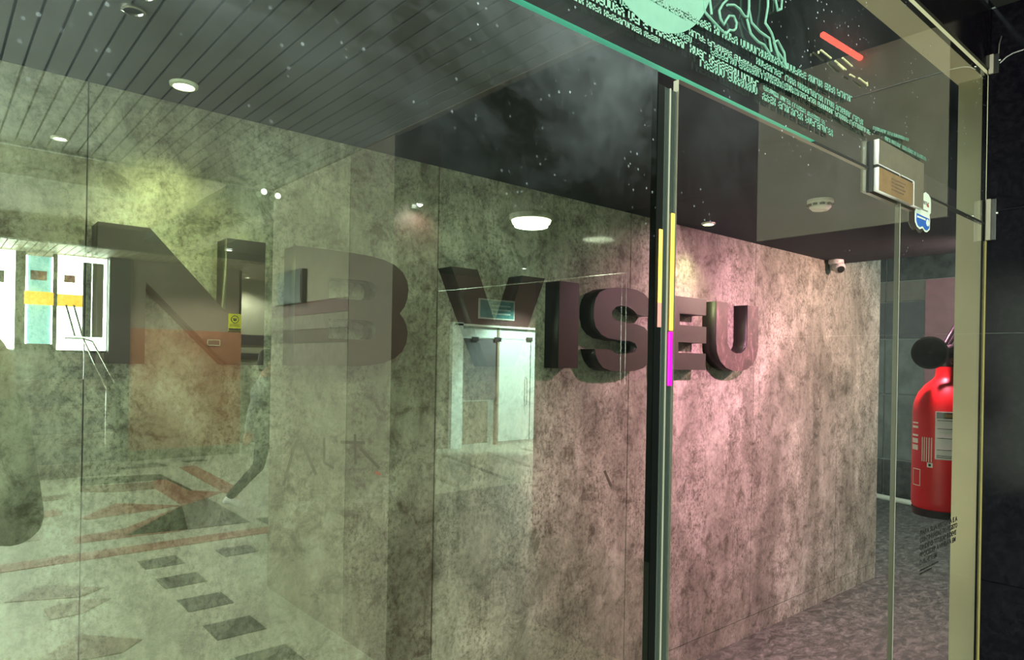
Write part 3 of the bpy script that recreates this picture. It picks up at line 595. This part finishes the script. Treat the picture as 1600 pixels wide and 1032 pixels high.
# pillar wall at x = 1.9
wp = struct('wall_pillar', (1.905, R(4.87), 0), (2.20, R(3.20), 2.985), 'maroon_paint')
for z0, z1, mt in ((2.025, 2.984, 'pillar_cream'), (1.940, 2.023, 'maroon_paint'), (1.845, 1.938, 'beige_stone'), (1.757, 1.843, 'brown_band_paint'), (0, 1.755, 'beige_stone')):
    box('wall_band', (1.897, R(4.87), z0), (1.905, R(3.70), z1), mt, wp)
    box('end_facing', (1.897, R(4.874), z0), (2.20, R(4.87), z1), mt, wp)
box('wall_band', (1.897, R(3.695), 0), (1.905, R(3.20), 2.984), 'brown_band_paint', wp)
tv = thing('wall_screen', 'dark switched-off screen on the pillar reflected across letter B', 'screen', (1.89, R(4.48), 2.02))
box('casing', (1.860, R(4.69), 2.018), (1.896, R(4.28), 2.243), 'dark_steel', tv, .003); box('display', (1.857, R(4.675), 2.032), (1.861, R(4.295), 2.230), 'black_plastic', tv)
# far wall: window bay, purple column, tan wall with orange dado
w_far = struct('wall_lobby_far', (2.42, R(12.15), 0), (4.14, R(12.0), 3.19), 'tan_paint')
box('dado', (2.42, R(12.0), .16), (4.14, R(11.985), 2.085), 'terracotta_paint', w_far); box('skirting', (2.42, R(12.0), 0), (4.14, R(11.97), .16), 'terrazzo_olive', w_far)
struct('pillar_purple', (2.13, R(12.15), 0), (2.42, R(11.93), 3.19), 'purple_column_paint')
struct('wall_recess', (4.14, R(13.6), 0), (5.6, R(13.4), 3.19), 'cream_plaster')
wr2 = struct('wall_recess_side', (4.10, R(13.4), 0), (4.14, R(12.0), 3.19), 'cream_plaster')
box('dark_band', (4.14, R(13.4), 1.90), (5.6, R(13.38), 2.10), 'purple_column_paint', wr2); box('dark_band', (4.14, R(13.4), 1.62), (5.6, R(13.38), 1.74), 'purple_column_paint', wr2)
struct('wall_plinth', (-4, R(12.3), 0), (2.13, R(12.0), 1.70), 'gray_panel')
struct('wall_window_left', (-4, R(12.25), 1.70), (-.35, R(12.1), 3.19), 'gray_panel')
def signb(name, label, x0, x1, z0, z1, D, mat, cat='sign'):
    t = thing(name, label, cat, (x0, R(D), z0)); box('board', (x0, R(D), z0), (x1, R(D) + .012, z1), mat, t); return t
sg = signb('warning_sign', 'yellow warning notice with a round black face symbol on tan wall', 3.915, 4.13, 2.11, 2.40, 11.98, 'yellow_vinyl')
YS = R(11.98) + .013
tube('symbol_ring', [(4.0225 + .062 * math.cos(i * math.pi / 12), YS, 2.305 + .062 * math.sin(i * math.pi / 12)) for i in range(24)], .007, 'ink_black', sg, cyc=True)
prism('face_mask', [(3.99, 2.315), (4.055, 2.315), (4.05, 2.285), (4.0225, 2.272), (3.995, 2.285)], YS - .001, YS + .003, ['ink_black'], sg)
box('symbol_brow', (3.985, YS, 2.322), (4.06, YS + .002, 2.33), 'ink_black', sg)
for z in (2.215, 2.198, 2.181): glyphs('printed_line', None, 3.935, 4.11, z, z + .010, 'ink_black', sg, y=YS + .002, seed=int(z * 1000))
box('footer_band', (3.92, YS, 2.115), (4.125, YS + .002, 2.15), 'ink_black', sg)
s2 = signb('small_wall_plate', 'small framed plate on orange-brown dado left of yellow notice', 3.577, 3.785, 1.845, 1.945, 11.98, 'terracotta_paint')
for a_, b_, c_, d_ in ((3.577, 3.785, 1.935, 1.945), (3.577, 3.785, 1.845, 1.855), (3.577, 3.587, 1.845, 1.945), (3.775, 3.785, 1.845, 1.945)): box('frame_strip', (a_, YS - .001, c_), (b_, YS + .004, d_), 'cream_paint', s2)
for z in (1.912, 1.89, 1.868): glyphs('printed_line', None, 3.60, 3.765, z, z + .012, 'tan_paint', s2, y=YS + .002, seed=int(z * 999))
# window bay (landing door)
wn = setp(empty('window_1', (1.2, R(12.05), 1.7)), kind='structure')
def wbx(n_, x0, x1, z0, z1, mat, dy=0., th=.04): return box(n_, (x0, R(12.08) + dy, z0), (x1, R(12.08) + dy + th, z1), mat, wn)
wbx('pane', -.35, .97, 1.72, 3.13, 'daylight_pane', -.02, .01); wbx('pane', 1.44, 2.12, 1.72, 3.13, 'daylight_pane', -.02, .01)
wbx('frame_post', .97, 1.09, 1.70, 3.13, 'black_plastic'); wbx('frame_post', 1.42, 1.475, 1.70, 3.13, 'black_plastic'); wbx('frame_rail', 1.09, 1.42, 1.70, 1.80, 'black_plastic')
setp(wbx('door_leaf', 1.09, 1.42, 1.80, 3.08, 'teal_leaf_lit', -.01, .02), 'teal glazed leaf')  # leaf and yellow bands emit in place of daylight passing through
wbx('leaf_edge', 1.09, 1.112, 1.80, 3.08, 'daylight_pane', .012, .01); wbx('leaf_edge', 1.405, 1.42, 1.80, 3.08, 'daylight_pane', .012, .01)
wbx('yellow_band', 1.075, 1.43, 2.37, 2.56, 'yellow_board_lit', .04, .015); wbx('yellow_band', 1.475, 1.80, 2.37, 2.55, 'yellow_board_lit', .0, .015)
wbx('poster', 1.146, 1.344, 2.73, 2.865, 'pink_panel', .02, .01); wbx('poster', 1.246, 1.335, 2.74, 2.855, 'ink_red', .03, .01); wbx('poster', 1.56, 1.70, 2.73, 2.84, 'ink_red', .0, .01)
wbx('poster', -.2, .845, 2.66, 2.83, 'purple_column_paint', .0, .01)
wbx('gray_leaf', 1.80, 1.91, 1.92, 3.05, 'gray_panel', .0, .03); wbx('cream_leaf', 1.925, 2.07, 1.92, 3.05, 'cream_plaster', .0, .03); wbx('sill', .97, 2.12, 1.69, 1.715, 'chrome', .04, .05)
# landing steps and rails
sp_ = thing('entrance_steps', 'dark stone steps rising to the bright landing door', 'steps', (1.4, R(11.0), 0))
for k in range(9):
    box('step', (.2, R(11.95), .0 if k == 0 else .185 * k), (2.05, R(10.75) - (k) * .13, .185 * (k + 1)), 'gray_panel' if k % 2 else 'brown_band', sp_, .004, 1)
rl = thing('stair_handrail', 'thin chrome handrail pair descending from the bright landing', 'handrail', (1.8, R(11.0), .7))
for x, z0, x1_, z1 in ((1.745, 1.894, 1.939, 1.152), (1.863, 1.849, 2.013, 1.302)):
    tube('rail', [(x, R(11.6), z0), (x1_, R(10.9), z1), (x1_ + .01, R(10.88), z1 - .04)], .014, 'chrome', rl)
tube('top_rail', [(1.50, R(11.5), 1.885), (1.745, R(11.6), 1.889), (1.863, R(11.6), 1.85)], .012, 'chrome', rl)
for x, d, h in ((1.76, 11.6, 1.86), (1.93, 10.92, 1.16)):
    tube('post', [(x, R(d), h), (x, R(d), 0.02)], .012, 'chrome', rl)
tube('door_bar', [(1.57, R(11.9), 2.38), (1.68, R(11.85), 1.92)], .014, 'black_plastic', rl); tube('door_bar', [(1.665, R(11.9), 2.385), (1.775, R(11.85), 1.925)], .014, 'black_plastic', rl)

# shop opposite with white glass doors, right far end
wsf = struct('wall_shop_opposite', (6.6, R(10.8), 2.34), (12.5, R(10.55), 3.40), 'maroon_paint')
struct('wall_shop_left', (4.9, R(11.0), 0), (7.55, R(10.6), 3.3), 'beige_stone')
struct('wall_shop_left_pier', (7.55, R(10.8), 0), (7.80, R(10.5), 2.40), 'pale_door')
struct('wall_shop_right', (10.15, R(10.8), 0), (13, R(10.4), 3.3), 'black_void')
struct('wall_shop_inside', (7.5, R(14.2), 0), (12.5, R(14.0), 3.3), 'pale_door')
struct('wall_end_right', (12.9, R(12), 0), (13, R(5), 3.4), 'black_void')
dr = setp(empty('door_2', (8.9, R(10.6), 0)), kind='structure')
box('door_leaf', (8.75, R(10.62), .06), (9.98, R(10.58), 2.12), 'pale_door', dr); box('frame_post', (8.70, R(10.66), 0), (8.75, R(10.56), 2.34), 'tan_paint', dr)
box('door_header', (7.80, R(10.64), 2.13), (10.15, R(10.58), 2.36), 'pale_door', dr); box('head_trim', (7.6, R(10.56), 2.34), (10.2, R(10.50), 2.38), 'white_plastic', dr)
box('glass_leaf', (7.85, R(10.61), .9), (8.68, R(10.59), 2.11), 'gray_panel', dr); box('lower_screen', (7.9, R(10.61), .05), (8.5, R(10.59), .88), 'beige_stone', dr)
for x, z in ((8.05, 2.09), (8.62, 2.10), (9.47, 2.13)): box('patch_plate', (x, R(10.57), z - .03), (x + .16, R(10.54), z + .05), 'dark_steel', dr, .004)
box('joint_line', (9.60, R(10.575), .06), (9.615, R(10.57), 2.12), 'dark_steel', dr); tube('pull_handle', [(9.45, R(10.55), .75), (9.45, R(10.50), .8), (9.45, R(10.50), 1.3), (9.45, R(10.55), 1.35)], .012, 'chrome', dr)
pc = thing('fascia_poster', 'pale green framed poster on the maroon fascia seen through letter V', 'poster', (8.2, R(10.5), 2.5))
box('frame', (8.18, R(10.55), 2.50), (9.10, R(10.52), 2.90), 'white_plastic', pc, .004); box('sheet', (8.21, R(10.52), 2.53), (9.07, R(10.515), 2.87), 'teal_door', pc)
for z in (2.60, 2.68, 2.76): box('printed_stripe', (8.5, R(10.515), z), (8.98, R(10.512), z + .03), 'pale_door', pc)

# lobby lamps
def lobby_light(label, x, y, z, r): return downlight('lobby_downlight', label, x, y, z + .028, r, 'lamp_white', group='lobby downlights')
lobby_light('bright lobby downlight in the metal plank ceiling', .56, R(4.58), 2.84, .045)
pl_ = thing('pillar_spotlight', 'small bright spotlight fixed on the pillar face between letters B and V', 'spotlight', (2.03, R(3.19), 2.50))
box('backplate', (2.00, R(3.20), 2.48), (2.06, R(3.185), 2.54), 'dark_steel', pl_, .002); lathe('lamp_head', [(.012, .05), (.022, .0), (.024, -.012)], 'dark_steel', pl_, (2.03, R(3.15), 2.515), (0, .2, 1), cap=False, seg=20)
lathe('bulb', [(0, 0), (.019, .0), (.012, -.012), (0, -.018)], 'lamp_white', pl_, (2.03, R(3.15), 2.507), (0, .2, 1), seg=16); tube('arm', [(2.03, R(3.19), 2.52), (2.03, R(3.155), 2.545), (2.03, R(3.15), 2.56)], .005, 'dark_steel', pl_)
lobby_light('bright lobby downlight over the yellow warning notice', 3.49, R(10.71), 3.26, .06)
lobby_light('added lobby fill downlight near the glass, left of two', .6, .2, 2.84, .045); lobby_light('added lobby fill downlight near the glass, right of two', 1.6, .2, 2.84, .045)  # pair added out of view so floor bounce reaches the header
lobby_light('lobby downlight washing the recessed wall behind the yellow notice', 4.55, R(12.9), 3.12, .05)
lobby_light('small far lobby downlight left of the opposite shop', 5.2, R(6.6), 3.27, .04)
lobby_light('small far lobby downlight before the opposite shop fascia', 7.9, R(8.9), 3.27, .05)
for d, lb in ((2.70, 'unlit black ring downlight in plank ceiling, further from the glass'), (2.56, 'unlit black ring downlight in plank ceiling, nearer the glass')):
    downlight('ring_downlight', lb, .54, R(d), 2.868, .040, 'black_plastic', rim='chrome')
fu = thing('header_fill_uplight', 'added small round fill uplight in the shop floor, lighting the door header', 'floor light', (2.6, .93, .003))  # unseen uplight added to brighten the underside of the door header
lathe('ring', [(.032, .002), (.034, .010), (.050, .010), (.052, .002)], 'chrome', fu, (2.6, .93, .003), seg=28, cap=False); lathe('lens', [(0, .005), (.033, .005), (.033, .002)], 'lamp_white', fu, (2.6, .93, .003), seg=24)
wr_ = thing('wall_rail', 'thin bright metal rail running along the dark lobby wall', 'rail', (4.55, R(4), 2.2))
tube('rail', [(4.55, R(3.818), 2.437), (4.55, R(7.2), 2.476)], .007, 'chrome', wr_)
for d in (3.9, 4.4, 4.9): box('bracket', (4.55, R(d) - .008, 2.436), (4.60, R(d) + .008, 2.452), 'dark_steel', wr_)
for d in (3.80, 3.85): tube('glass_edge_rod', [(4.55, R(d), 2.438), (4.55, R(d), 1.48)], .0045, 'chrome', wr_)  # added rod pair standing in for a mirrored glass edge
rlp = thing('round_ceiling_lamp', 'glowing round flat ceiling lamp reflected above letter S', 'ceiling light', (4.15, R(4.59), 2.985))
lathe('housing', [(0, 0), (.20, 0), (.20, -.03), (.185, -.045), (0, -.045)], 'white_plastic', rlp, (4.15, R(4.59), 2.985)); lathe('diffuser', [(.18, -.046), (.17, -.075), (.12, -.088), (0, -.092)], 'lamp_round', rlp, (4.15, R(4.59), 2.985))

# ------------------------------------------------------------------ people
def caps(name, segs, mat, parent, vox=.010, smooth=6):
    """one continuous surface from tapered limbs (start, end, r0, r1)"""
    bm = bmesh.new()
    for p, q, r0, r1 in segs:
        p, q = Vector(p), Vector(q); d = q - p; L = d.length
        rot = Vector((0, 0, 1)).rotation_difference(d.normalized() if L > 1e-6 else Vector((0, 0, 1))).to_matrix().to_4x4()
        if L > 1e-4: bmesh.ops.create_cone(bm, cap_ends=True, segments=14, radius1=r0, radius2=r1, depth=L, matrix=Matrix.Translation((p + q) / 2) @ rot)
        for c_, r_ in ((p, r0), (q, r1)): bmesh.ops.create_uvsphere(bm, u_segments=14, v_segments=9, radius=r_, matrix=Matrix.Translation(c_))
    me = bpy.data.meshes.new('m'); bm.to_mesh(me); bm.free()
    o = link(name, me, mat, parent)
    rm = o.modifiers.new('r', 'REMESH'); rm.mode = 'VOXEL'; rm.voxel_size = vox; rm.use_smooth_shade = True
    sm = o.modifiers.new('s', 'SMOOTH'); sm.factor = .5; sm.iterations = smooth
    return o
def person(label, org, ang, pose, top, trous, shoe, hairmat, hairlen=.0, s=1.0):
    """pose gives joints in the body frame: x = its right, y = ahead, z = up"""
    t = thing('person', label, 'person', (org[0], org[1], 0))
    cr, sr = math.cos(ang), math.sin(ang)
    def W(p): return Vector((org[0] + s * (p[0] * cr - p[1] * sr), org[1] + s * (p[0] * sr + p[1] * cr), s * p[2]))
    J = {k: W(v) for k, v in pose.items() if not k.startswith('hand')}
    hd = pose['head']; fd = pose.get('face', (0, 1, 0)); F_ = Vector(fd).normalized(); Rr = F_.cross(Vector((0, 0, 1))).normalized(); Uu = Rr.cross(F_)
    def H(a, b_, c_): v = Vector(hd) + Rr * a + F_ * b_ + Uu * c_; return W(v)
    # bare skin body: head, neck, arms, hands with fingers
    seg = [(H(0, -.012, .035), H(0, -.012, .05), .083 * s, .080 * s), (H(0, .022, -.02), H(0, .028, -.06), .062 * s, .046 * s), (H(0, .030, -.085), H(0, .020, -.09), .032 * s, .034 * s),
           (H(0, .082, .005), H(0, .100, -.022), .009 * s, .014 * s), (H(-.036, .062, .025), H(.036, .062, .025), .016 * s, .016 * s),
           (H(-.082, -.005, .01), H(-.085, -.012, -.025), .014 * s, .010 * s), (H(.082, -.005, .01), H(.085, -.012, -.025), .014 * s, .010 * s),
           (H(0, -.03, -.05), J['neck'], .054 * s, .060 * s), (J['neck'], J['chest'], .07 * s, .12 * s)]
    for sd in ('R', 'L'):
        seg += [(J['sh' + sd], J['el' + sd], .046 * s, .036 * s), (J['el' + sd], J['wr' + sd], .037 * s, .025 * s)]
        hv = pose['hand' + sd]; w0 = Vector(pose['wr' + sd]); pd = Vector(hv[0]).normalized(); acr = Vector(hv[1]).normalized(); nrm = Vector(hv[2]).normalized(); curl = hv[3]
        for k, (off, ln) in enumerate(((.030, .068), (.010, .076), (-.010, .072), (-.029, .058))):
            k0 = w0 + pd * .085 + acr * off
            seg.append((W(w0 + pd * .012 + acr * off * .55), W(k0), .017 * s, .0125 * s))
            a1 = k0 + (pd * math.cos(curl) + nrm * math.sin(curl)) * ln * .5; a2 = a1 + (pd * math.cos(curl * 2.1) + nrm * math.sin(curl * 2.1)) * ln * .32; a3 = a2 + (pd * math.cos(curl * 2.9) + nrm * math.sin(curl * 2.9)) * ln * .24
            seg += [(W(k0), W(a1), .0098 * s, .0090 * s), (W(a1), W(a2), .0090 * s, .0082 * s), (W(a2), W(a3), .0082 * s, .0072 * s)]
        t0 = w0 + pd * .025 + acr * .028; t1 = t0 + pd * .030 + acr * .030 + nrm * .012; t2 = t1 + pd * .034 + acr * .006 + nrm * .016
        seg += [(W(t0), W(t1), .0145 * s, .0115 * s), (W(t1), W(t2), .0112 * s, .009 * s)]
    caps('body', seg, 'skin', t, .006, 3)
    # top
    seg = [(J['neck'] - Vector((0, 0, .02)), J['chest'], .078 * s, .145 * s), (J['chest'], J['belly'], .150 * s, .142 * s), (J['belly'], J['pelvis'], .142 * s, .158 * s), (J['shR'], J['shL'], .078 * s, .078 * s)]
    for sd in ('R', 'L'):
        wr = J['el' + sd].lerp(J['wr' + sd], .92)
        seg += [(J['sh' + sd], J['el' + sd], .072 * s, .058 * s), (J['el' + sd], wr, .057 * s, .042 * s)]
    caps('jacket', seg, top, t, .012)
    seg = [(J['pelvis'] + Vector((0, 0, .02)), J['pelvis'] - Vector((0, 0, .03)), .148 * s, .150 * s)]
    for sd in ('R', 'L'): seg += [(J['hip' + sd], J['kn' + sd], .094 * s, .064 * s), (J['kn' + sd], J['an' + sd], .062 * s, .048 * s)]
    caps('trousers', seg, trous, t, .012)
    for sd in ('R', 'L'):
        a = Vector(pose['an' + sd]); tf = Vector(pose['toe' + sd])
        caps('shoe', [(W((a.x, a.y - .02, a.z - .035)), W(a + (tf - a) * .55 - Vector((0, 0, .015))), .044 * s, .040 * s), (W(a + (tf - a) * .55 - Vector((0, 0, .015))), W(tf), .040 * s, .030 * s), (W((a.x, a.y - .05, a.z - .055)), W((a.x, a.y - .03, a.z - .05)), .032 * s, .034 * s)], shoe, t, .008, 3)
    hs = [(H(0, -.028, .058), H(0, -.022, .072), .088 * s, .082 * s), (H(0, -.055, .0), H(0, -.060, -.045), .070 * s, .058 * s), (H(-.068, -.02, .03), H(-.070, -.03, -.02), .026 * s, .018 * s), (H(.068, -.02, .03), H(.070, -.03, -.02), .026 * s, .018 * s), (H(-.03, .04, .095), H(.03, .04, .095), .028 * s, .028 * s)]
    if hairlen: hs.append((H(0, -.065, -.04), H(0, -.075, -.04 - hairlen), .060 * s, .045 * s))
    caps('hair', hs, hairmat, t, .008, 3)
    for sx_ in (-1, 1):
        o = lathe('eye', [(0, .011), (.006, .009), (.0105, .003), (.011, 0), (.0105, -.003), (0, -.011)], 'eye_white', t, H(.032 * sx_, .071, .004), tuple(W(Vector(hd) + F_) - W(Vector(hd))), 16)
        lathe('iris', [(0, .0012), (.005, .0008), (.0055, 0)], 'hair_dark', t, H(.032 * sx_, .0815, .004), tuple(W(Vector(hd) + F_) - W(Vector(hd))), 14)
        caps('eyebrow', [(H(.018 * sx_, .083, .026), H(.046 * sx_, .072, .026), .004 * s, .003 * s)], hairmat, t, .002, 1)
    caps('mouth', [(H(-.020, .062, -.052), H(0, .070, -.051), .004 * s, .006 * s), (H(0, .070, -.051), H(.020, .062, -.052), .006 * s, .004 * s)], 'lip', t, .002, 1)
    return t
# the photographer, standing behind the picture's viewpoint with a phone held up in both hands
heading = TH - math.pi / 2
back = -.30
ph = dict(head=(.03, back + .01, 1.655), face=(0, 1, -.04), neck=(.03, back - .06, 1.48), chest=(.03, back - .08, 1.31), belly=(.03, back - .07, 1.12), pelvis=(.03, back - .08, .95),
          shR=(.215, back - .07, 1.42), shL=(-.155, back - .07, 1.42), elR=(.178, .0, 1.325), wrR=(.158, -.005, 1.560), elL=(-.20, -.12, 1.31), wrL=(-.120, -.045, 1.545),
          handR=((-.12, .10, .98), (-.5, .85, .0), (-.9, -.35, .1), .55), handL=((.30, .10, .95), (.5, .85, .0), (.9, -.35, .1), .55),
          hipR=(.125, back - .08, .90), hipL=(-.065, back - .08, .90), knR=(.14, back - .04, .50), knL=(-.08, back - .04, .50), anR=(.15, back - .07, .095), anL=(-.09, back - .07, .095),
          toeR=(.18, back + .09, .032), toeL=(-.12, back + .09, .032))
person('person in a dark mottled jacket holding up a phone at the left edge', (0, 0), heading, ph, 'jacket_dark', 'trousers_dark', 'shoe_dark', 'hair_dark')
pho = thing('phone', 'black phone held up in both hands before the photographer', 'phone', (0, 0, 1.6))
Rm = Matrix.Rotation(heading, 4, 'Z')
def phb(name, mn, mx, mat, bev=0.):
    o = box(name, mn, mx, mat, None, bev); o.data.transform(Rm); o.parent = pho; o.matrix_parent_inverse = Matrix.Translation(-pho.location); return o
phb('phone_body', (-.075, -.026, 1.582), (.130, -.018, 1.664), 'black_plastic', .003)
phb('phone_screen', (-.070, -.0268, 1.587), (.120, -.0258, 1.659), 'gray_panel')
phb('camera_bump', (-.016, -.0185, 1.634), (.030, -.0165, 1.662), 'dark_steel', .0008)
rs = thing('red_light_strip', 'glowing red light strip under the lobby ceiling beside the granite wall', 'light strip', (2.8, R(1.24), 2.95))
tube('tube', [(2.64, R(1.245), 2.953), (2.955, R(1.232), 2.953)], .0115, 'red_sign', rs)
for x in (2.68, 2.91): box('clip', (x - .006, R(1.244) - .008, 2.955), (x + .006, R(1.244) + .008, 2.986), 'dark_steel', rs)
# a passer-by half hidden behind the pillar
wk = dict(head=(0, .02, 1.60), face=(0, 1, 0), neck=(0, -.01, 1.43), chest=(0, -.02, 1.27), belly=(0, -.01, 1.08), pelvis=(0, -.01, .92), shR=(.17, -.02, 1.37), shL=(-.17, -.02, 1.37),
          elR=(.22, .08, 1.12), wrR=(.20, .27, .98), elL=(-.22, -.15, 1.12), wrL=(-.21, -.20, .88), handR=((0, .7, -.7), (-1, 0, 0), (0, .7, .7), .3), handL=((0, -.1, -1), (0, 1, 0), (1, 0, 0), .3),
          hipR=(.09, 0, .87), hipL=(-.09, 0, .87), knR=(.09, -.06, .47), knL=(-.09, .20, .50), anR=(.09, -.34, .16), anL=(-.09, .30, .095), toeR=(.09, -.22, .04), toeL=(-.09, .46, .04))
person('person in gray top and dark trousers walking past the pillar', (2.82, R(7.35)), math.radians(-75), wk, 'gray_knit', 'trousers_dark', 'shoe_white', 'hair_dark')
